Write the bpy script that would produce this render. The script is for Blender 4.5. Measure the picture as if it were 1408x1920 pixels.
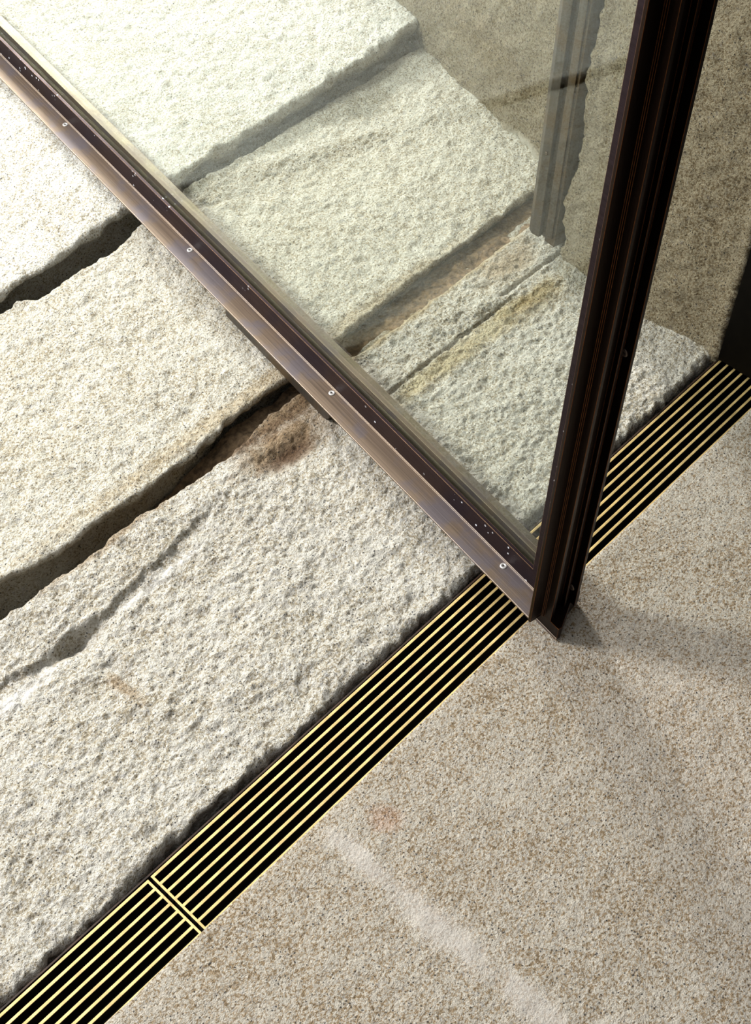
import bpy, bmesh, math, random
import numpy as np
from mathutils import Matrix, Vector

# ------------------------------------------------------------------ clear
for o in list(bpy.data.objects):
    bpy.data.objects.remove(o, do_unlink=True)
S = bpy.context.scene
COL = S.collection

# ------------------------------------------------------------------ camera
# x runs along the drain, y out of the doorway, z up; metres
cam_d = bpy.data.cameras.new('camera')
cam = bpy.data.objects.new('camera', cam_d); COL.objects.link(cam)
cam_d.sensor_fit = 'VERTICAL'; cam_d.sensor_height = 24.0; cam_d.sensor_width = 17.6
cam_d.lens = 2655.0 / 1920.0 * 24.0
cam_d.clip_start = 0.02
RX = (0.68319976, -0.72997189, 0.01947139)
RY = (-0.56818855, -0.54815377, -0.61375013)      # image down
RZ = (0.45869366, 0.40825052, -0.78926019)        # view direction
m = Matrix(((RX[0], -RY[0], -RZ[0], 0.0), (RX[1], -RY[1], -RZ[1], 0.0), (RX[2], -RY[2], -RZ[2], 1.5), (0, 0, 0, 1)))
cam.matrix_world = m
S.camera = cam

# ------------------------------------------------------------------ exposure
S.view_settings.view_transform = 'Standard'
S.view_settings.look = 'None'
S.view_settings.gamma = 1.0
S.view_settings.use_curve_mapping = False
S.view_settings.exposure = 0.25

# ------------------------------------------------------------------ world: bright daylight outside (+y), dim room behind (-y)
W = bpy.data.worlds.new('world'); S.world = W; W.use_nodes = True
wn = W.node_tree.nodes; wl = W.node_tree.links; wn.clear()
wo = wn.new('ShaderNodeOutputWorld'); wb = wn.new('ShaderNodeBackground')
tc = wn.new('ShaderNodeTexCoord'); dt = wn.new('ShaderNodeVectorMath'); dt.operation = 'DOT_PRODUCT'
dt.inputs[1].default_value = Vector((-0.28, 0.72, 0.62)).normalized()
mr = wn.new('ShaderNodeMapRange'); mr.interpolation_type = 'SMOOTHSTEP'
mr.inputs['From Min'].default_value = 0.0; mr.inputs['From Max'].default_value = 0.95
mx = wn.new('ShaderNodeMix'); mx.data_type = 'RGBA'
mx.inputs[6].default_value = (0.035, 0.027, 0.020, 1); mx.inputs[7].default_value = (1.25, 1.27, 1.30, 1)
wl.new(tc.outputs['Generated'], dt.inputs[0]); wl.new(dt.outputs['Value'], mr.inputs['Value'])
wl.new(mr.outputs[0], mx.inputs[0]); wl.new(mx.outputs[2], wb.inputs[0]); wl.new(wb.outputs[0], wo.inputs[0])
wb.inputs[1].default_value = 1.0

# ------------------------------------------------------------------ daylight from the open court
def area(name, loc, target, size, power, color):
    d = bpy.data.lights.new(name, 'AREA'); d.shape = 'DISK'; d.size = size; d.energy = power; d.color = color
    o = bpy.data.objects.new(name, d); COL.objects.link(o); o.location = loc
    o.rotation_euler = (Vector(target) - Vector(loc)).to_track_quat('-Z', 'Y').to_euler()
    return o
area('daylight', (2.25, 3.50, 1.15), (0.80, 1.1, 0.0), 0.50, 112.0, (1.0, 0.985, 0.96))
area('court_daylight', (-0.40, 2.75, 1.80), (0.45, 1.15, 0.0), 0.6, 106.0, (1.0, 0.985, 0.965))

# ------------------------------------------------------------------ noise (numpy)
rng = np.random.default_rng(7)
TAB = rng.random((256, 256))
def vnoise(x, y, seed=0):
    x = np.asarray(x, float) + seed * 17.31; y = np.asarray(y, float) + seed * 9.73
    xi = np.floor(x).astype(int); yi = np.floor(y).astype(int)
    fx = x - xi; fy = y - yi
    fx = fx * fx * (3 - 2 * fx); fy = fy * fy * (3 - 2 * fy)
    a = TAB[xi % 256, yi % 256]; b = TAB[(xi + 1) % 256, yi % 256]
    c = TAB[xi % 256, (yi + 1) % 256]; d = TAB[(xi + 1) % 256, (yi + 1) % 256]
    return (a * (1 - fx) + b * fx) * (1 - fy) + (c * (1 - fx) + d * fx) * fy - 0.5
def fbm(x, y, scale, octv=4, seed=0, rough=0.5):
    r = 0; amp = 1.0; x = np.asarray(x, float); y = np.asarray(y, float)
    for i in range(octv):
        ca, sa = math.cos(0.7 * i), math.sin(0.7 * i)
        r = r + amp * vnoise((x * ca - y * sa) * scale, (x * sa + y * ca) * scale, seed + i * 3); amp *= rough; scale *= 2.03
    return r
def sstep(a, b, v):
    t = np.clip((v - a) / (b - a), 0, 1); return t * t * (3 - 2 * t)
def gauss(x, y, cx, cy, sx, sy):
    return np.exp(-((x - cx) / sx) ** 2 - ((y - cy) / sy) ** 2)

# ------------------------------------------------------------------ helpers
def tag(o, label=None, cat=None, group=None, kind=None):
    if label: o['label'] = label
    if cat: o['category'] = cat
    if group: o['group'] = group
    if kind: o['kind'] = kind
    elif label: o['kind'] = 'thing'
    return o
def link_mesh(name, me, mat, parent=None, smooth=False):
    o = bpy.data.objects.new(name, me); COL.objects.link(o)
    if mat: me.materials.append(mat)
    if parent: o.parent = parent
    if smooth:
        me.polygons.foreach_set('use_smooth', [True] * len(me.polygons))
    return o
def grid_mesh(name, P, mat, close=False, smooth=True, cap=False):
    """P: (nu, nv, 3) array; closed in v if close; cap the u ends if cap"""
    nu, nv, _ = P.shape
    me = bpy.data.meshes.new(name)
    idx = np.arange(nu * nv).reshape(nu, nv)
    if close:
        nx = np.roll(idx, -1, axis=1)
        q = np.stack([idx[:-1], idx[1:], nx[1:], nx[:-1]], -1).reshape(-1, 4)
    else:
        q = np.stack([idx[:-1, :-1], idx[1:, :-1], idx[1:, 1:], idx[:-1, 1:]], -1).reshape(-1, 4)
    faces = q.tolist()
    if cap:
        faces.append(idx[0].tolist()); faces.append(idx[-1][::-1].tolist())
    me.from_pydata(P.reshape(-1, 3).tolist(), [], faces); me.update()
    o = link_mesh(name, me, mat, None, smooth)
    if cap:
        me.polygons[len(faces) - 1].use_smooth = False; me.polygons[len(faces) - 2].use_smooth = False
    return o
def fix_normals(o):
    bm = bmesh.new(); bm.from_mesh(o.data); bmesh.ops.recalc_face_normals(bm, faces=bm.faces); bm.to_mesh(o.data); bm.free()
def box_bm(bm, x0, x1, y0, y1, z0, z1):
    r = bmesh.ops.create_cube(bm, size=1.0)
    for v in r['verts']:
        v.co = Vector((x0 if v.co.x < 0 else x1, y0 if v.co.y < 0 else y1, z0 if v.co.z < 0 else z1))
def bm_obj(name, bm, mat, parent=None, bevel=0.0, seg=2, smooth=False):
    me = bpy.data.meshes.new(name); bmesh.ops.recalc_face_normals(bm, faces=bm.faces); bm.to_mesh(me); bm.free()
    o = link_mesh(name, me, mat, parent, smooth)
    if bevel:
        b = o.modifiers.new('bevel', 'BEVEL'); b.width = bevel; b.segments = seg; b.limit_method = 'ANGLE'; b.angle_limit = 0.6
    return o
def box(name, x0, x1, y0, y1, z0, z1, mat, parent=None, bevel=0.0):
    bm = bmesh.new(); box_bm(bm, x0, x1, y0, y1, z0, z1)
    return bm_obj(name, bm, mat, parent, bevel)
def prism(name, pts, a, b, axis, mat, parent=None, bevel=0.0):
    """polygon pts extruded from a to b. axis 'x': pts are (y,z); axis 'y': pts are (x,z); axis 'z': pts are (x,y)"""
    bm = bmesh.new()
    f = {'x': lambda p, t: (t, p[0], p[1]), 'y': lambda p, t: (p[0], t, p[1]), 'z': lambda p, t: (p[0], p[1], t)}[axis]
    lo = [bm.verts.new(f(p, a)) for p in pts]; hi = [bm.verts.new(f(p, b)) for p in pts]
    bm.faces.new(lo); bm.faces.new(hi[::-1])
    for i in range(len(pts)):
        j = (i + 1) % len(pts); bm.faces.new((lo[i], lo[j], hi[j], hi[i]))
    return bm_obj(name, bm, mat, parent, bevel)

# ------------------------------------------------------------------ materials
class NT:
    def __init__(s, name):
        s.m = bpy.data.materials.new(name); s.m.use_nodes = True
        s.n = s.m.node_tree.nodes; s.l = s.m.node_tree.links; s.n.clear()
        s.out = s.n.new('ShaderNodeOutputMaterial')
    def node(s, t, **kw):
        n = s.n.new(t)
        for k, v in kw.items(): setattr(n, k, v)
        return n
    def set(s, n, **kw):
        for k, v in kw.items():
            key = k.replace('_', ' ')
            if hasattr(v, 'node'): s.l.new(v, n.inputs[key])
            else: n.inputs[key].default_value = v
        return n
    def math(s, op, a, b=None, clamp=False):
        n = s.node('ShaderNodeMath', operation=op, use_clamp=clamp)
        for i, v in enumerate((a, b)):
            if v is None: continue
            if hasattr(v, 'node'): s.l.new(v, n.inputs[i])
            else: n.inputs[i].default_value = v
        return n.outputs[0]
    def mix(s, f, a, b, blend='MIX'):
        n = s.node('ShaderNodeMix', data_type='RGBA', blend_type=blend)
        for i, v in ((0, f), (6, a), (7, b)):
            if hasattr(v, 'node'): s.l.new(v, n.inputs[i])
            else: n.inputs[i].default_value = v if i == 0 else (tuple(v) + (1,))[:4]
        return n.outputs[2]
    def ramp(s, f, stops, mode='LINEAR'):
        n = s.node('ShaderNodeValToRGB'); n.color_ramp.interpolation = mode
        e = n.color_ramp.elements
        while len(e) > 1: e.remove(e[-1])
        e[0].position = stops[0][0]; e[0].color = tuple(stops[0][1]) + (1,)
        for p, c in stops[1:]:
            k = e.new(p); k.color = tuple(c) + (1,)
        s.l.new(f, n.inputs[0]); return n.outputs[0]
    def noise(s, vec, scale, detail=3, rough=0.55, dist=0.0):
        n = s.node('ShaderNodeTexNoise'); s.l.new(vec, n.inputs['Vector'])
        n.inputs['Scale'].default_value = scale; n.inputs['Detail'].default_value = detail
        n.inputs['Roughness'].default_value = rough; n.inputs['Distortion'].default_value = dist
        return n
    def voro(s, vec, scale, feature='F1', rnd=1.0):
        n = s.node('ShaderNodeTexVoronoi', feature=feature); s.l.new(vec, n.inputs['Vector'])
        n.inputs['Scale'].default_value = scale; n.inputs['Randomness'].default_value = rnd
        return n
    def smooth(s, v, a, b):
        n = s.node('ShaderNodeMapRange', interpolation_type='SMOOTHSTEP'); s.l.new(v, n.inputs[0])
        n.inputs[1].default_value = a; n.inputs[2].default_value = b
        return n.outputs[0]
    def bsdf(s, **kw):
        b = s.node('ShaderNodeBsdfPrincipled'); s.set(b, **kw); s.l.new(b.outputs[0], s.out.inputs[0]); return b

def granite(name, pale, tan, grey, tone=1.0, grain=230.0, bump=1.0, coarse=0.6, stains=(), smooth_patches=(), dark=0.06):
    """stains: (x, y, z, rx, ry, rz, colour, strength)  -- dirt with a shape of its own"""
    t = NT(name); g = t.node('ShaderNodeTexCoord').outputs['Object']
    warp = t.noise(g, 90, 2)
    wv = t.node('ShaderNodeMix', data_type='VECTOR'); wv.inputs[0].default_value = 0.012
    t.l.new(g, wv.inputs[4]); t.l.new(warp.outputs['Color'], wv.inputs[5]); v = wv.outputs[1]
    vo = t.voro(v, grain); sep = t.node('ShaderNodeSeparateColor'); t.l.new(vo.outputs['Color'], sep.inputs[0])
    big = t.noise(g, 7, 4, 0.6); mid = t.noise(g, 42, 4, 0.65); fine = t.noise(g, grain * 1.7, 3, 0.7)
    sel = t.math('ADD', sep.outputs[0], t.math('MULTIPLY', t.math('SUBTRACT', mid.outputs[0], 0.5), 0.9))
    sel = t.math('ADD', sel, t.math('MULTIPLY', t.math('SUBTRACT', big.outputs[0], 0.5), 0.5))
    g2 = t.noise(g, grain * 0.75, 3, 0.65); g3 = t.noise(g, grain * 0.33, 3, 0.6)
    sel = t.math('ADD', t.math('MULTIPLY', sep.outputs[0], 0.28), t.math('MULTIPLY', g2.outputs[0], 0.95))
    sel = t.math('ADD', sel, t.math('MULTIPLY', t.math('SUBTRACT', mid.outputs[0], 0.5), 0.5 * coarse))
    sel = t.math('ADD', sel, t.math('MULTIPLY', t.math('SUBTRACT', big.outputs[0], 0.5), 0.30))
    c = t.ramp(sel, [(0.34, tuple(x * 0.55 for x in tan)), (0.46, tan), (0.56, tuple((a + b) / 2 for a, b in zip(tan, pale))), (0.66, pale), (0.85, tuple(min(1, x * 1.12) for x in pale))])
    # bluish grey feldspar patches
    c = t.mix(t.math('MULTIPLY', t.smooth(g3.outputs[0], 0.60, 0.70), 0.55), c, tuple(x * 1.55 for x in grey))
    # dark mica flecks and small pits
    vo2 = t.voro(g, grain * 0.62); s2 = t.node('ShaderNodeSeparateColor'); t.l.new(vo2.outputs['Color'], s2.inputs[0])
    spk = t.math('MULTIPLY', t.math('LESS_THAN', s2.outputs[1], 0.22), t.smooth(t.math('ADD', vo2.outputs['Distance'], t.math('MULTIPLY', fine.outputs[0], 0.75)), 0.70, 0.58))
    c = t.mix(t.math('MULTIPLY', spk, 0.92), c, tuple(x * 0.16 for x in grey))
    c = t.mix(t.smooth(fine.outputs[0], 0.43, 0.30), c, t.mix(1.0, c, (0.46, 0.41, 0.34), 'MULTIPLY'))
    hgt_scale = None
    sx = t.node('ShaderNodeSeparateXYZ'); t.l.new(g, sx.inputs[0])
    mn = t.noise(g, 30, 4, 0.7)
    wob = t.math('MULTIPLY', t.math('SUBTRACT', mn.outputs[0], 0.5), 1.5)
    def ell(e):
        x, y, z, rx, ry, rz = e
        tot = None
        for k, (cc, r) in enumerate(((x, rx), (y, ry), (z, rz))):
            if r is None: continue
            d = t.math('DIVIDE', t.math('SUBTRACT', sx.outputs[k], cc), r); d = t.math('MULTIPLY', d, d)
            tot = d if tot is None else t.math('ADD', tot, d)
        return t.smooth(t.math('ADD', t.math('SQRT', tot), wob), 1.25, 0.35)
    for st in stains:
        f = t.math('MULTIPLY', ell(st[:6]), st[7]); c = t.mix(f, c, t.mix(1.0, c, st[6], 'MULTIPLY'))
    rough_amt = None
    for st in smooth_patches:
        f = t.math('MULTIPLY', ell(st[:6]), st[7]); c = t.mix(f, c, st[6])
        rough_amt = f if rough_amt is None else t.math('MAXIMUM', rough_amt, f)
    hv = t.math('ADD', t.math('MULTIPLY', fine.outputs[0], 0.35), t.math('MULTIPLY', t.noise(g, grain * 0.6, 4, 0.7).outputs[0], 1.0))
    hv = t.math('ADD', hv, t.math('MULTIPLY', mid.outputs[0], coarse * 2.2))
    b1 = t.node('ShaderNodeBump'); b1.inputs['Distance'].default_value = 0.0080 * bump
    if rough_amt is not None:
        t.l.new(t.math('SUBTRACT', 1.0, t.math('MULTIPLY', rough_amt, 0.75)), b1.inputs['Strength'])
    else:
        b1.inputs['Strength'].default_value = 1.0
    t.l.new(hv, b1.inputs['Height'])
    c = t.mix(1.0, c, (tone, tone, tone), 'MULTIPLY')
    t.bsdf(Base_Color=c, Roughness=0.88, Normal=b1.outputs[0])
    return t.m

def bronze(name, base, edge, rough=0.38, wear=0.0012, streak=(3, 160, 160), specks=0.0, tint=None, metal=0.85):
    t = NT(name); g = t.node('ShaderNodeTexCoord').outputs['Object']
    mp = t.node('ShaderNodeMapping'); mp.inputs['Scale'].default_value = streak; t.l.new(g, mp.inputs[0])
    n1 = t.noise(mp.outputs[0], 1.0, 5, 0.65); n2 = t.noise(g, 16, 4, 0.6); n3 = t.noise(g, 420, 2, 0.6)
    c = t.mix(t.smooth(n1.outputs[0], 0.3, 0.7), base, tuple(x * 1.55 for x in base))
    c = t.mix(t.smooth(n2.outputs[0], 0.42, 0.62), c, tint or tuple(x * 1.25 for x in base))
    if specks:
        vo = t.voro(g, 130); sp = t.node('ShaderNodeSeparateColor'); t.l.new(vo.outputs['Color'], sp.inputs[0])
        k = t.math('MULTIPLY', t.math('LESS_THAN', vo.outputs['Distance'], 0.22), t.math('LESS_THAN', sp.outputs[0], 0.24))
        cl = t.smooth(t.noise(g, 9, 3).outputs[0], 0.47, 0.6)
        k = t.math('MULTIPLY', k, t.math('MULTIPLY', cl, specks)); c = t.mix(k, c, (0.62, 0.64, 0.68))
        metal_v = t.math('SUBTRACT', metal, t.math('MULTIPLY', k, metal))
    else: metal_v = metal
    # worn arrises
    bv = t.node('ShaderNodeBevel'); bv.samples = 6; bv.inputs[0].default_value = wear
    ge = t.node('ShaderNodeNewGeometry'); dp = t.node('ShaderNodeVectorMath', operation='DOT_PRODUCT')
    t.l.new(bv.outputs[0], dp.inputs[0]); t.l.new(ge.outputs['True Normal'], dp.inputs[1])
    w = t.smooth(t.math('ADD', dp.outputs['Value'], t.math('MULTIPLY', t.math('SUBTRACT', n3.outputs[0], 0.5), 0.05)), 0.985, 0.90)
    c = t.mix(w, c, edge)
    bp = t.node('ShaderNodeBump'); bp.inputs['Distance'].default_value = 0.0006; t.l.new(n1.outputs[0], bp.inputs['Height'])
    bp.inputs['Strength'].default_value = 0.5
    r = t.math('ADD', rough, t.math('MULTIPLY', t.math('SUBTRACT', n2.outputs[0], 0.5), 0.25))
    t.bsdf(Base_Color=c, Metallic=metal_v, Roughness=r, Normal=bp.outputs[0])
    return t.m

def simple(name, col, rough=0.8, metal=0.0, nscale=40, amt=0.3, bump=0.0):
    t = NT(name); g = t.node('ShaderNodeTexCoord').outputs['Object']
    n = t.noise(g, nscale, 4)
    c = t.mix(t.smooth(n.outputs[0], 0.3, 0.7), tuple(x * (1 - amt) for x in col), tuple(min(1, x * (1 + amt)) for x in col))
    kw = {}
    if bump:
        b = t.node('ShaderNodeBump'); b.inputs['Distance'].default_value = bump; t.l.new(n.outputs[0], b.inputs['Height']); kw['Normal'] = b.outputs[0]
    t.bsdf(Base_Color=c, Roughness=rough, Metallic=metal, **kw)
    return t.m

PALE = (0.75, 0.715, 0.63); TAN = (0.46, 0.385, 0.26); GREY = (0.33, 0.33, 0.335)
M_slab1 = granite('rough_granite_threshold', PALE, TAN, GREY, 0.95, 400, 1.0, 0.7, stains=[
    (0.875, 0.955, 0, 0.095, 0.045, None, (0.42, 0.30, 0.18), 0.95),
    (0.865, 0.935, 0, 0.050, 0.020, None, (0.36, 0.27, 0.20), 0.95),
    (0.92, 1.00, 0, 0.13, 0.03, None, (0.38, 0.27, 0.16), 0.95),
    (0.70, 0.995, 0, 0.30, 0.012, None, (0.55, 0.43, 0.30), 0.8),
    (0.462, 0.815, 0, 0.012, 0.035, None, (0.66, 0.52, 0.38), 0.8),
    (1.20, 0.892, 0, 0.22, 0.022, None, (0.92, 0.83, 0.60), 0.95),
    (1.34, 0.880, 0, 0.075, 0.028, None, (0.74, 0.67, 0.52), 0.9),
    (1.38, 0.965, 0, 0.075, 0.035, None, (0.66, 0.56, 0.44), 0.95),
    (1.25, 1.0, 0, 0.30, 0.014, None, (0.72, 0.62, 0.44), 0.95),
    ], smooth_patches=[(0.60, 0.903, 0, 0.10, 0.008, None, (0.50, 0.495, 0.48), 0.5), (0.37, 0.895, 0, 0.06, 0.014, None, (0.50, 0.495, 0.48), 0.5)])
M_slab2 = granite('rough_granite_middle', (0.70, 0.67, 0.575), (0.43, 0.36, 0.235), GREY, 1.0, 400, 0.9, 0.6, stains=[
    (0.95, 1.05, 0, 0.5, 0.016, None, (0.72, 0.60, 0.42), 0.6)])
M_slab3 = granite('rough_granite_outer', (0.74, 0.73, 0.67), (0.49, 0.43, 0.31), (0.38, 0.38, 0.37), 1.0, 400, 0.8, 0.5)
M_floor = granite('hammered_granite_floor', (0.69, 0.625, 0.52), (0.40, 0.28, 0.15), (0.30, 0.285, 0.27), 0.86, 420, 1.0, 0.35, stains=[
    (0.553, 0.463, 0, 0.022, 0.022, None, (1.0, 0.74, 0.64), 0.6)],
    smooth_patches=[(0.497, 0.45, 0, 0.016, 0.06, None, (0.45, 0.415, 0.375), 0.7), (0.500, 0.33, 0, 0.024, 0.085, None, (0.45, 0.415, 0.375), 0.7),
                    (0.503, 0.20, 0, 0.020, 0.07, None, (0.45, 0.415, 0.375), 0.65), (0.54, 0.09, 0, 0.02, 0.06, None, (0.45, 0.415, 0.375), 0.6)])
M_wall = granite('rough_granite_wall', (0.64, 0.54, 0.36), (0.34, 0.24, 0.115), (0.24, 0.215, 0.19), 0.60, 380, 1.2, 0.35, stains=[
    (1.65, 1.25, 0.12, None, 0.16, 0.05, (0.80, 0.74, 0.62), 0.7), (1.66, 1.25, 0.30, None, 0.12, 0.06, (0.78, 0.70, 0.56), 0.6)],
    smooth_patches=[(1.44, 0.895, 0.25, 0.05, 0.018, 0.35, (0.52, 0.48, 0.40), 0.3), (1.61, 1.11, 0.0, 0.06, 0.10, 0.018, (0.66, 0.62, 0.53), 0.8)])
M_rail = bronze('weathered_bronze', (0.130, 0.094, 0.068), (0.95, 0.80, 0.62), 0.55, 0.0014, (3, 330, 330), 0.0, (0.135, 0.112, 0.115))
M_outer = bronze('veiled_bronze', (0.085, 0.075, 0.045), (0.60, 0.50, 0.36), 0.5, 0.0009, (3, 330, 330), 0.0, (0.10, 0.085, 0.06))  # rail bronze with the greenish glass veil put into its colour
M_bead = bronze('shaded_bronze_bead', (0.022, 0.014, 0.017), (0.62, 0.36, 0.18), 0.5, 0.0009, (5, 200, 200), 1.0, None, 1.0)  # same bronze; shade on the upright bead painted as near-black purple
M_stile = bronze('shaded_bronze', (0.016, 0.009, 0.006), (0.50, 0.19, 0.06), 0.42, 0.0008, (220, 220, 3), 0.0, None, 1.0)  # same bronze; darkness of the room-facing side put into its colour
M_jamb = bronze('grey_brown_bronze', (0.075, 0.066, 0.055), (0.30, 0.21, 0.13), 0.5, 0.0010, (130, 130, 5), 0.0, (0.11, 0.075, 0.04), 0.8)  # same bronze; greyish veil of the glass put into its colour
M_brass = simple('brushed_brass', (0.66, 0.48, 0.20), 0.5, 0.5, 45, 0.22)
M_screw = simple('bright_screw_metal', (0.72, 0.70, 0.66), 0.35, 0.7, 300, 0.1)
M_dull = simple('dull_screw_metal', (0.16, 0.12, 0.09), 0.5, 0.6, 300, 0.1)
M_slot = simple('screw_recess', (0.03, 0.025, 0.02), 0.6, 0.2)
M_chan = simple('channel_dark', (0.012, 0.011, 0.006), 0.7, 0.0, 60, 0.4)
M_rust = simple('rusty_channel_edge', (0.035, 0.018, 0.010), 0.6, 0.3, 80, 0.5)
M_black = simple('near_black', (0.004, 0.003, 0.002), 0.6, 0.9)
M_bar_shade = simple('bar_side_shade', (0.022, 0.018, 0.008), 0.6, 0.5, 90, 0.5)  # bar sides: shade between the bars put into the colour
M_soil = simple('packed_dirt', (0.15, 0.10, 0.055), 0.95, 0.0, 120, 0.5, 0.004)
M_deep = simple('dark_earth', (0.022, 0.028, 0.024), 0.9, 0.0, 14, 0.3, 0.003)  # dark greenish earth under the open joints

def glass_mat():
    t = NT('door_glass')
    tr = t.node('ShaderNodeBsdfTransparent'); tr.inputs[0].default_value = (0.945, 0.965, 0.945, 1)
    gl = t.node('ShaderNodeBsdfGlossy'); gl.inputs['Roughness'].default_value = 0.0; gl.inputs[0].default_value = (0.90, 0.94, 0.93, 1)
    fr = t.node('ShaderNodeFresnel'); ge = t.node('ShaderNodeNewGeometry')     # plain 1.5 from both sides of the sheet
    t.l.new(t.math('SUBTRACT', 1.42, t.math('MULTIPLY', ge.outputs['Backfacing'], 1.42 - 1 / 1.42)), fr.inputs[0])
    mxs = t.node('ShaderNodeMixShader')
    t.l.new(fr.outputs[0], mxs.inputs[0]); t.l.new(tr.outputs[0], mxs.inputs[1]); t.l.new(gl.outputs[0], mxs.inputs[2])
    t.l.new(mxs.outputs[0], t.out.inputs[0]); return t.m
M_glass = glass_mat()

# ------------------------------------------------------------------ ground below the stones
box('ground', -0.6, 3.2, -1.0, 4.2, -0.32, -0.26, M_deep)['kind'] = 'structure'

# ------------------------------------------------------------------ granite slabs of the doorway
def slab(name, x0, x1, ylo, yhi, ztop, thick, mat, step=0.003, r_lo=0.012, r_hi=0.012, under_lo=0.0, under_hi=0.0, seed=1, rough=1.0, under_fn=None, xend=None, row=1.0):
    xs = np.arange(x0, x1 + step * 0.5, step); nx = len(xs)
    lo = ylo(xs); hi = yhi(xs)
    ny = int(np.max(hi - lo) / (step * row)) + 1
    # finer rows at the edges
    u = np.linspace(0, 1, ny)
    X = np.repeat(xs[:, None], ny, 1); Y = lo[:, None] + (hi - lo)[:, None] * u[None]
    def topz(X, Y):
        z = ztop(X, Y) + rough * (0.0040 * fbm(X, Y, 14, 3, seed) + 0.0042 * fbm(X, Y, 55, 3, seed + 5) + 0.0030 * fbm(X, Y, 150, 2, seed + 9, 0.7))
        return z
    Z = topz(X, Y)
    wl_ = (1 + 0.8 * fbm(X, Y, 30, 3, seed + 40) * 2)
    def rnd(d, r):
        rr_ = r * np.clip(wl_, 0.45, 1.8); k = np.clip(1 - d / rr_, 0, 1); return rr_ * (1 - np.sqrt(np.clip(1 - k * k, 0, 1)))
    if r_lo: Z = Z - rnd(Y - lo[:, None], r_lo)
    if r_hi: Z = Z - rnd(hi[:, None] - Y, r_hi)
    nd = 22; dz = np.linspace(0, 1, nd + 1)[1:] ** 1.35 * thick
    def side(ye, ze, sign, und, sd):
        k = np.repeat(dz[None], nx, 0); XX = np.repeat(xs[:, None], nd, 1)
        off = rough * (0.010 * fbm(XX, k, 24, 3, sd) + 0.007 * fbm(XX, k, 90, 2, sd + 4))
        uu = und if under_fn is None else under_fn(xs)[:, None] * (und > 0)
        pull = uu * sstep(0, 0.05, k)
        YY = ye[:, None] - sign * (pull + np.abs(off) * sstep(0.0, 0.02, k)); ZZ = ze[:, None] - k
        return np.stack([XX, YY, ZZ], -1)
    top = np.stack([X, Y, Z], -1)
    A = side(lo, Z[:, 0], -1, under_lo, seed + 20)[:, ::-1]
    B = side(hi, Z[:, -1], 1, under_hi, seed + 30)
    P = np.concatenate([A, top, B], 1)
    if xend is not None:      # the right-hand end follows the foot of the wall
        P[..., 0] += (xend(P[..., 1]) + 0.006) * np.clip((P[..., 0] - x1 + 0.35) / 0.35, 0, 1)
    o = grid_mesh(name, P, mat, close=True, smooth=True, cap=True)
    fix_normals(o)
    return o

def jag(x, base, a1=0.004, a2=0.0035, s1=9, s2=45, seed=0):
    return base + a1 * 2 * fbm(x, x * 0 + seed * 1.7, s1, 2, seed) + a2 * 2 * fbm(x, x * 0 + 3.3 + seed, s2, 3, seed + 2, 0.65)

def interp(x, pts):
    return np.interp(x, [p[0] for p in pts], [p[1] for p in pts])

# first slab, beside the drain
def s1_lo(x): return jag(x, 0.6175, 0.002, 0.0035, 8, 50, 3)
S1FAR = [(0.0, 1.0), (0.41, 0.997), (0.47, 0.992), (0.60, 0.997), (0.72, 0.988), (0.80, 0.985), (0.845, 1.0), (0.90, 1.018), (1.0, 1.012), (1.24, 1.013), (1.45, 1.018), (1.6, 1.02)]
def s1_hi(x): return jag(x, interp(x, S1FAR), 0.0012, 0.0022, 9, 55, 5)
RIDGE = [(0.2, 0.93), (0.36, 0.925), (0.43, 0.908), (0.48, 0.908), (0.55, 0.920), (0.66, 0.930), (0.75, 0.942), (0.95, 0.945)]
def s1_z(x, y):
    ry = interp(x, RIDGE) + 0.004 * fbm(x, y, 40, 3, 61)
    left = sstep(0.82, 0.60, x)
    z = -0.002 + 0.0065 * left * sstep(-0.004, 0.004, y - ry + 0.006 * fbm(x, y, 70, 3, 62))
    z = z - 0.0020 * left * np.exp(-((y - ry + 0.008) / 0.008) ** 2)                    # chiselled groove along the foot of the ridge
    z = z - 0.024 * gauss(x, y, 0.458, 0.910, 0.030, 0.007) - 0.010 * gauss(x, y, 0.47, 0.90, 0.02, 0.016)
    # scar
    z = z - 0.006 * sstep(0.455, 0.478, x) * sstep(0.486, 0.478, x - (y - 0.82) * 0.12) * sstep(0.785, 0.80, y) * sstep(0.865, 0.85, y)
    z = z - 0.004 * gauss(x, y, 0.445, 0.84, 0.03, 0.03)
    # worn hollow by the door foot
    z = z - 0.018 * gauss(x, y, 0.868, 0.942, 0.040, 0.020) - 0.013 * sstep(0.80, 0.86, x) * sstep(1.02, 0.95, x) * sstep(0.955, 0.99, y)
    z = z + 0.004 * gauss(x, y, 0.915, 0.955, 0.022, 0.02)
    # threshold rebate beyond the glass
    right = sstep(1.0, 1.06, x)
    z = z + right * (0.0015 * sstep(0.9115, 0.9150, y + 0.0015 * fbm(x, y, 60, 2, 71)) - 0.0040 * np.exp(-((y - 0.9115 - 0.002 * fbm(x, y * 0, 20, 3, 73)) / 0.0026) ** 2) * sstep(1.34, 1.28, x))
    z = z - right * 0.012 * sstep(0.992, 1.006, y) 
    z = z - 0.006 * np.exp(-((x - 1.318 - 0.2 * (y - 0.93)) / 0.004) ** 2) * sstep(0.93, 0.94, y) * 0
    z = z - 0.007 * np.exp(-((y - 0.925 + 0.03 * (x - 1.36)) / 0.0028) ** 2) * sstep(1.30, 1.33, x)
    # undulation
    return z + 0.010 * fbm(x, y, 5, 2, 81)
slab1 = slab('granite_slab', -0.30, 1.588, s1_lo, s1_hi, s1_z, 0.20, M_slab1, 0.0028, 0.010, 0.006, seed=11, rough=1.0, row=0.55, under_hi=0.004)
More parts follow.
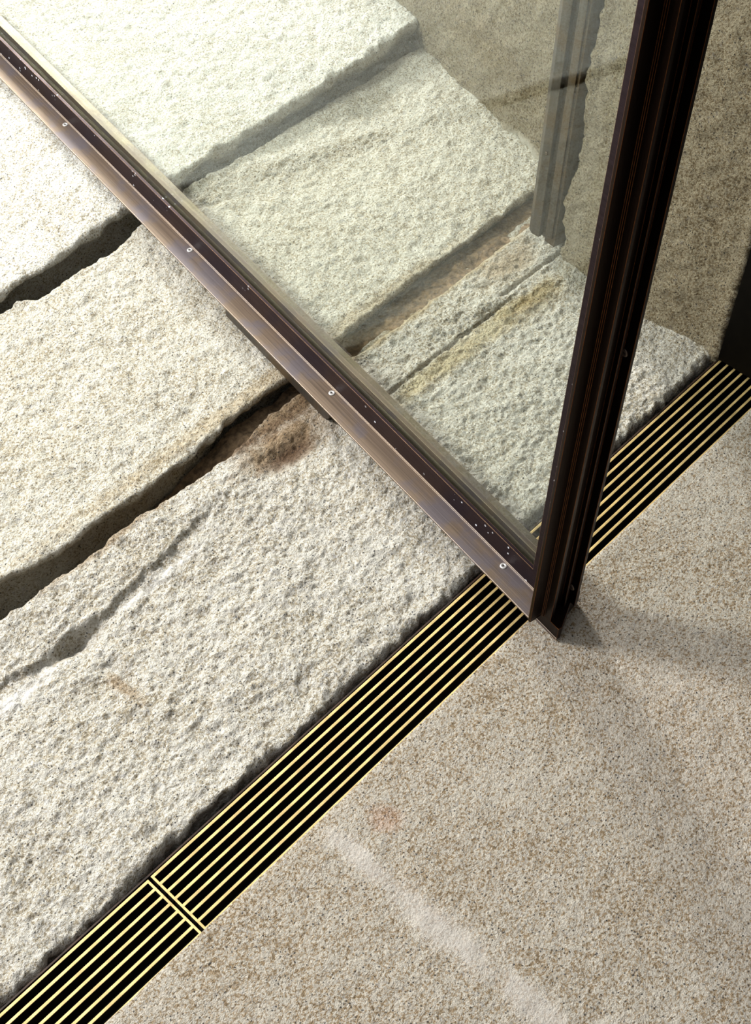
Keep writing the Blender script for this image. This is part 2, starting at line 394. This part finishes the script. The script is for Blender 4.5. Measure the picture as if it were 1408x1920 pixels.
tag(slab1, 'rough pale granite threshold slab beside the brass drain grate, with chiselled ridge', 'stone slab', 'granite slabs of the doorway')

# second slab
S2NEAR = [(0.3, 1.052), (0.45, 1.044), (0.50, 1.034), (0.55, 1.028), (0.66, 1.027), (0.78, 1.030), (0.86, 1.038), (1.07, 1.037), (1.2, 1.043), (1.5, 1.043), (1.8, 1.045)]
S2FAR = [(0.3, 1.44), (0.76, 1.437), (0.79, 1.440), (0.82, 1.420), (0.90, 1.427), (0.97, 1.423), (1.03, 1.438), (1.14, 1.452), (1.3, 1.447), (1.42, 1.450), (1.58, 1.445), (1.66, 1.432), (1.8, 1.40)]
slab2 = slab('granite_slab', -0.60, 1.60, lambda x: jag(x, interp(x, S2NEAR), 0.0010, 0.0022, 9, 60, 9), lambda x: jag(x, interp(x, S2FAR), 0.0010, 0.0018, 9, 60, 13),
             lambda x, y: 0.002 + 0.008 * fbm(x, y, 4, 2, 91), 0.22, M_slab2, 0.003, 0.0035, 0.005, under_lo=0.028, under_hi=0.01, xend=lambda y: interp(y, [(0.93, 1.59), (1.03, 1.588), (1.12, 1.612), (1.30, 1.664), (1.425, 1.70), (1.5, 1.72)]) - 1.60, seed=31, rough=0.9)
tag(slab2, 'pale granite slab in the middle of the doorway, between the two open joints', 'stone slab', 'granite slabs of the doorway')

# third slab, a little higher
S3NEAR = [(0.3, 1.44), (0.80, 1.452), (0.90, 1.457), (1.0, 1.466), (1.1, 1.462), (1.2, 1.466), (1.4, 1.458), (1.6, 1.452), (1.72, 1.456), (1.9, 1.46)]
slab3 = slab('granite_slab', -0.60, 1.80, lambda x: jag(x, interp(x, S3NEAR), 0.0016, 0.0024, 9, 45, 17), lambda x: jag(x, 2.55 + 0 * x, 0.004, 0.003, 9, 45, 19),
             lambda x, y: interp(x, [(0.6, 0.018), (1.10, 0.018), (1.6, 0.044), (2, 0.05)]) + 0.008 * fbm(x, y, 4, 2, 95), 0.24, M_slab3, 0.004, 0.009, 0.006, xend=lambda y: interp(y, [(1.425, 1.70), (1.50, 1.716), (2.15, 1.90), (2.6, 2.04)]) - 1.80,
             under_lo=0.024, seed=51, rough=0.9, under_fn=lambda x: interp(x, [(0.6, 0.055), (1.0, 0.045), (1.12, 0.030), (1.5, 0.026), (1.7, 0.022)]))
tag(slab3, 'pale granite slab farthest out, slightly raised behind the upper open joint', 'stone slab', 'granite slabs of the doorway')

# dirt lying in the joint between the first and second slabs
xs = np.arange(0.56, 1.56, 0.004); ys = np.arange(0.990, 1.052, 0.004)
X, Y = np.meshgrid(xs, ys, indexing='ij')
Z = interp(X, [(0.56, -0.18), (0.64, -0.10), (0.78, -0.060), (0.86, -0.030), (0.95, -0.045), (1.05, -0.026), (1.2, -0.018), (1.6, -0.016)]) + 0.008 * fbm(X, Y, 40, 3, 33) + 0.35 * (1.02 - Y) * 0.6
soil = grid_mesh('soil', np.stack([X, Y, Z], -1), M_soil, smooth=True)
tag(soil, 'brown packed dirt lying in the joint between the lower two granite slabs', 'dirt', kind='stuff')

# ------------------------------------------------------------------ interior floor, with the drain channel cut along it
xs = np.concatenate([np.arange(-0.35, 1.9, 0.005)]); ys = np.arange(-0.6, 0.5165, 0.005); ys = np.append(ys, 0.5165)
X, Y = np.meshgrid(xs, ys, indexing='ij')
edge = 0.0012 * fbm(X, X * 0, 40, 3, 21)
Y = Y + edge * (Y > 0.51)
Z = 0.0015 + 0.0016 * fbm(X, Y, 60, 3, 3, 0.7) + 0.0015 * fbm(X, Y, 8, 2, 7) - 0.002 * sstep(0.512, 0.5175, Y)
low = np.stack([X[:, -1:], Y[:, -1:], Z[:, -1:] - 0.12], -1)
floor = grid_mesh('floor', np.concatenate([np.stack([X, Y, Z], -1), low], 1), M_floor, smooth=True)
so = floor.modifiers.new('solid', 'SOLIDIFY'); so.thickness = 0.004; so.offset = -1 
floor.modifiers.remove(so)
floor['kind'] = 'structure'

bm = bmesh.new()
box_bm(bm, -0.35, 1.85, 0.508, 0.614, -0.115, -0.105); 
ch = bm_obj('drain_channel', bm, M_chan); ch['kind'] = 'structure'
bm = bmesh.new(); box_bm(bm, -0.35, 1.85, 0.6085, 0.6105, -0.105, -0.006)
ce = bm_obj('drain_channel_edge', bm, M_rust); ce['kind'] = 'structure'

# ------------------------------------------------------------------ brass drain grates
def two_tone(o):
    # tops kept bright by feet; dark sides paint in the shade between bars
    o.data.materials.append(M_bar_shade)
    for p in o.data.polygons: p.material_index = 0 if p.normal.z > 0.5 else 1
def grate(x0, x1, y0, y1, label, tilt=0.0):
    root = bpy.data.objects.new('drain_grate', None); COL.objects.link(root); root.location = (x0, y0, -0.004)
    root.rotation_euler = (0, 0, tilt)
    tag(root, label, 'drain grate', 'brass grates in the floor drain')
    L = x1 - x0; Wd = y1 - y0; n = 8; w = 0.0036
    for i in range(n):
        yc = Wd * i / (n - 1)
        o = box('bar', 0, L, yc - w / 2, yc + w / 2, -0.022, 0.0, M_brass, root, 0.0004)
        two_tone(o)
    for xx in (0.0, L):
        s = 1 if xx == 0 else -1
        a, b = sorted((xx, xx + s * 0.003))
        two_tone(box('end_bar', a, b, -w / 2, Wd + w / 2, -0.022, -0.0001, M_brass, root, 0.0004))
    return root
grate(0.3225, 1.76, 0.5175, 0.6045, 'long brass drain grate of parallel bars running under the glass door')
grate(-0.28, 0.3185, 0.5170, 0.6040, 'shorter brass drain grate at the lower left, ending at the cross joint', 0.0)

# ------------------------------------------------------------------ stone jamb wall on the right
def wall_mesh():
    pl = [(2.20, 0.612), (1.52, 0.612), (1.436, 0.613), (1.434, 0.70), (1.438, 0.80), (1.4475, 0.914), (1.50, 0.918), (1.590, 0.930), (1.586, 1.03), (1.612, 1.12), (1.664, 1.30), (1.700, 1.425), (1.716, 1.50), (1.90, 2.15), (1.96, 2.35), (2.6, 2.40)]
    pts = []
    for (a, b) in zip(pl[:-1], pl[1:]):
        a = np.array(a); b = np.array(b); L = np.linalg.norm(b - a)
        vis = a[0] < 1.95 and b[0] < 1.95
        n = max(1, int(L / (0.0045 if vis else 0.05)))
        for i in range(n): pts.append(a + (b - a) * i / n)
    pts.append(np.array(pl[-1])); pts = np.array(pts)
    # soften the corners, then rough the surface along the normal
    k = pts.copy()
    for _ in range(2): k[1:-1] = (k[:-2] + 2 * k[1:-1] + k[2:]) / 4
    pts = k
    tg = np.gradient(pts, axis=0); tg /= np.linalg.norm(tg, axis=1)[:, None]
    nrm = np.stack([tg[:, 1], -tg[:, 0]], 1)      # away from the stone
    arc = np.concatenate([[0], np.cumsum(np.linalg.norm(np.diff(pts, axis=0), axis=1))])
    zs = np.concatenate([np.arange(-0.012, 0.80, 0.0045), np.arange(0.80, 2.5, 0.05)])
    A, Zz = np.meshgrid(arc, zs, indexing='ij')
    D = 0.010 * fbm(A, Zz, 5, 3, 101) + 0.0055 * fbm(A, Zz, 36, 3, 111, 0.6) + 0.0035 * fbm(A, Zz, 130, 2, 121, 0.7)
    cornerness = np.exp(-((A - arc[np.argmin(np.hypot(pts[:, 0] - 1.436, pts[:, 1] - 0.613))]) / 0.014) ** 2)
    D = D - cornerness * (0.006 + 0.012 * np.abs(fbm(A * 0, Zz, 45, 3, 131)))
    c2 = np.exp(-((A - arc[np.argmin(np.hypot(pts[:, 0] - 1.4475, pts[:, 1] - 0.914))]) / 0.010) ** 2)
    D = D + c2 * (-0.003 + 0.008 * fbm(A * 0, Zz, 9, 5, 141, 0.75))
    X = pts[:, 0][:, None] - nrm[:, 0][:, None] * D * -1; Y = pts[:, 1][:, None] + nrm[:, 1][:, None] * D
    P = np.stack([X, Y, Zz], -1)
    return grid_mesh('wall_right', P, M_wall, smooth=True)
wall = wall_mesh(); wall['kind'] = 'structure'; fix_normals(wall)

# near-black box standing over the end of the drain
box('dark_box_1', 1.4275, 1.75, 0.30, 0.606, 0.004, 2.4, M_black)['kind'] = 'structure'

# ------------------------------------------------------------------ fixed frame post against the wall
post = bpy.data.objects.new('door_frame_post', None); COL.objects.link(post); post.location = (1.45, 0.95, 0.016)
tag(post, 'fixed bronze door frame post standing against the stone wall, seen through the glass', 'door frame post')
def wpts(p): return [(x - 1.45, y - 0.95) for x, y in p]
prism('post_body', wpts([(1.437, 0.925), (1.455, 0.9205), (1.530, 0.9235), (1.530, 0.975), (1.446, 0.975), (1.446, 0.946), (1.4395, 0.9455)]), 0.0, 2.2, 'z', M_jamb, post, 0.0006)
prism('stop_strip', wpts([(1.4370, 0.9555), (1.4458, 0.9550), (1.4458, 0.9790), (1.4425, 0.9790), (1.4365, 0.9700)]), 0.002, 2.2, 'z', M_jamb, post, 0.0006)
prism('cover_strip', wpts([(1.4345, 0.9300), (1.4385, 0.9295), (1.4400, 0.9420), (1.4360, 0.9425)]), 0.014, 2.2, 'z', M_jamb, post, 0.0005)
def screw(parent, loc, axis, r=0.0048, mat=None):
    """countersunk screw: bright ring and dark socket"""
    bm = bmesh.new()
    n = 20
    prof = [(0.0, -0.0006), (r * 0.28, -0.0006), (r * 0.34, 0.0005), (r * 0.82, 0.0007), (r, 0.0)]
    rings = []
    for (rr_, zz) in prof[1:]:
        rings.append([bm.verts.new((rr_ * math.cos(2 * math.pi * i / n), rr_ * math.sin(2 * math.pi * i / n), zz)) for i in range(n)])
    for a, b in zip(rings[:-1], rings[1:]):
        for i in range(n): bm.faces.new((a[i], a[(i + 1) % n], b[(i + 1) % n], b[i]))
    low = [bm.verts.new((v.co.x, v.co.y, -0.001)) for v in rings[-1]]
    for i in range(n): bm.faces.new((rings[-1][i], rings[-1][(i + 1) % n], low[(i + 1) % n], low[i]))
    bm.faces.new(low[::-1])
    o = bm_obj('screw', bm, mat or M_screw, parent, 0, smooth=True)
    bm = bmesh.new(); bmesh.ops.create_circle(bm, cap_ends=True, segments=n, radius=r * 0.33)
    s = bm_obj('screw_socket', bm, M_slot, o); s.location = (0, 0, 0.0002)
    o.location = loc
    o.rotation_euler = Vector(axis).to_track_quat('Z', 'Y').to_euler()
    return o
for zz in (0.16, 0.42): screw(post, (1.4362 - 1.45, 0.9625 - 0.95, zz), (-1, 0, 0), 0.0026, M_dull)

# ------------------------------------------------------------------ glass door leaf (local x along the leaf, local y towards its near side)
door = bpy.data.objects.new('glass_door', None); COL.objects.link(door)
door.location = (0.86152, 0.50344, 0.0); door.rotation_euler = (0, 0, math.radians(80.37))
tag(door, 'open glass door leaf in a bronze frame standing across the granite slabs', 'door')
LEN = 1.78; TOP = 2.15
# bottom rail: profile is (y, z)
prism('bottom_rail', [(0.0, 0.0320), (0.0, 0.0350), (-0.0312, 0.0362), (-0.0316, 0.0382), (-0.0330, 0.0382), (-0.0335, 0.0400), (-0.0480, 0.0440), (-0.0480, 0.0290), (-0.0280, 0.0290), (-0.0280, 0.0320)], 0.0, LEN, 'x', M_rail, door, 0.0005)
prism('outer_rail', [(-0.0482, 0.0290), (-0.0482, 0.0400), (-0.0590, 0.0480), (-0.0600, 0.0570), (-0.0625, 0.0570), (-0.0640, 0.0450), (-0.0835, 0.0450), (-0.0835, 0.0420), (-0.0560, 0.0400), (-0.0560, 0.0290)], 0.0, LEN, 'x', M_outer, door, 0.0005)
prism('glazing_bead', [(-0.0325, 0.0360), (-0.0335, 0.0700), (-0.0385, 0.0700), (-0.0385, 0.0360)], 0.004, LEN, 'x', M_bead, door, 0.0004)
# closing stile: profile is (x, y)
M_s2 = M_stile
prism('stile', [(0.0, 0.0), (0.0045, 0.0), (0.0050, -0.0335), (0.040, -0.0360), (0.040, -0.0385), (0.030, -0.0395), (0.030, -0.0470), (0.040, -0.0480), (0.0050, -0.052), (0.0050, -0.083), (0.0, -0.083),
                (0.0, -0.0665), (-0.0135, -0.0665), (-0.0143, -0.0610), (-0.0020, -0.0610), (-0.0020, -0.052), (-0.0080, -0.052), (-0.0080, -0.049), (-0.0015, -0.049),
                (-0.0015, -0.0270), (-0.0130, -0.0270), (-0.0138, -0.0213), (-0.0025, -0.0213), (-0.0025, -0.0185), (0.0, -0.0185)], 0.0280, TOP, 'z', M_stile, door, 0.0005)
prism('glazing_bead', [(0.0045, -0.0330), (0.0400, -0.0335), (0.0400, -0.0384), (0.0045, -0.0384)], 0.0360, TOP, 'z', M_bead, door, 0.0004)
prism('stile', [(LEN, 0.0), (LEN - 0.0045, 0.0), (LEN - 0.0050, -0.0335), (LEN - 0.040, -0.0360), (LEN - 0.040, -0.0480), (LEN - 0.005, -0.052), (LEN - 0.005, -0.083), (LEN, -0.083)], 0.0280, TOP, 'z', M_stile, door, 0.0005)
prism('top_rail', [(0.0, TOP), (0.0, TOP - 0.004), (-0.033, TOP - 0.005), (-0.034, TOP - 0.04), (-0.050, TOP - 0.04), (-0.052, TOP - 0.005), (-0.083, TOP - 0.004), (-0.083, TOP)], 0.0, LEN, 'x', M_stile, door, 0.0005)
box('glass_pane', 0.0310, LEN - 0.03, -0.0462, -0.0402, 0.0560, TOP - 0.02, M_glass, door)
prism('light_blocker', [(-0.002, 0.0045), (0.10, 0.0045), (0.12, 0.0090), (0.93, 0.0095), (0.94, 0.0275), (LEN, 0.0275), (LEN, 0.0300), (-0.002, 0.0300)], -0.0550, -0.0280, 'y', M_black, door)  # added strip that blocks light under the rail to deepen its contact shadow
# foot under the closing corner, its far part added to throw more shadow
prism('corner_foot', [(-0.0290, -0.0213), (0.0300, -0.0213), (0.0300, -0.0830), (-0.0020, -0.0830), (-0.0080, -0.0600), (-0.0290, -0.0270)], 0.0050, 0.0285, 'z', M_stile, door, 0.0006)
box('foot_plate', -0.0290, 0.012, -0.0228, -0.0205, 0.0040, 0.0090, M_rail, door, 0.0003)
# vertical plate hanging under the near edge of the bottom rail
prism('drop_plate', [(0.445, 0.0020), (0.695, 0.0060), (0.695, 0.0325), (0.4345, 0.0325), (0.4345, 0.0110)], -0.0100, -0.0065, 'y', M_jamb, door, 0.0004)
for s in (0.0822, 0.4526, 0.8188, 1.1981, 1.57): screw(door, (s, -0.0256, 0.0364), (0, 0, 1))
for zz in (0.0581, 0.4729, 0.89, 1.31, 1.73): screw(door, (-0.0035, -0.0604, zz), (0, 1, 0), 0.0050, M_dull)
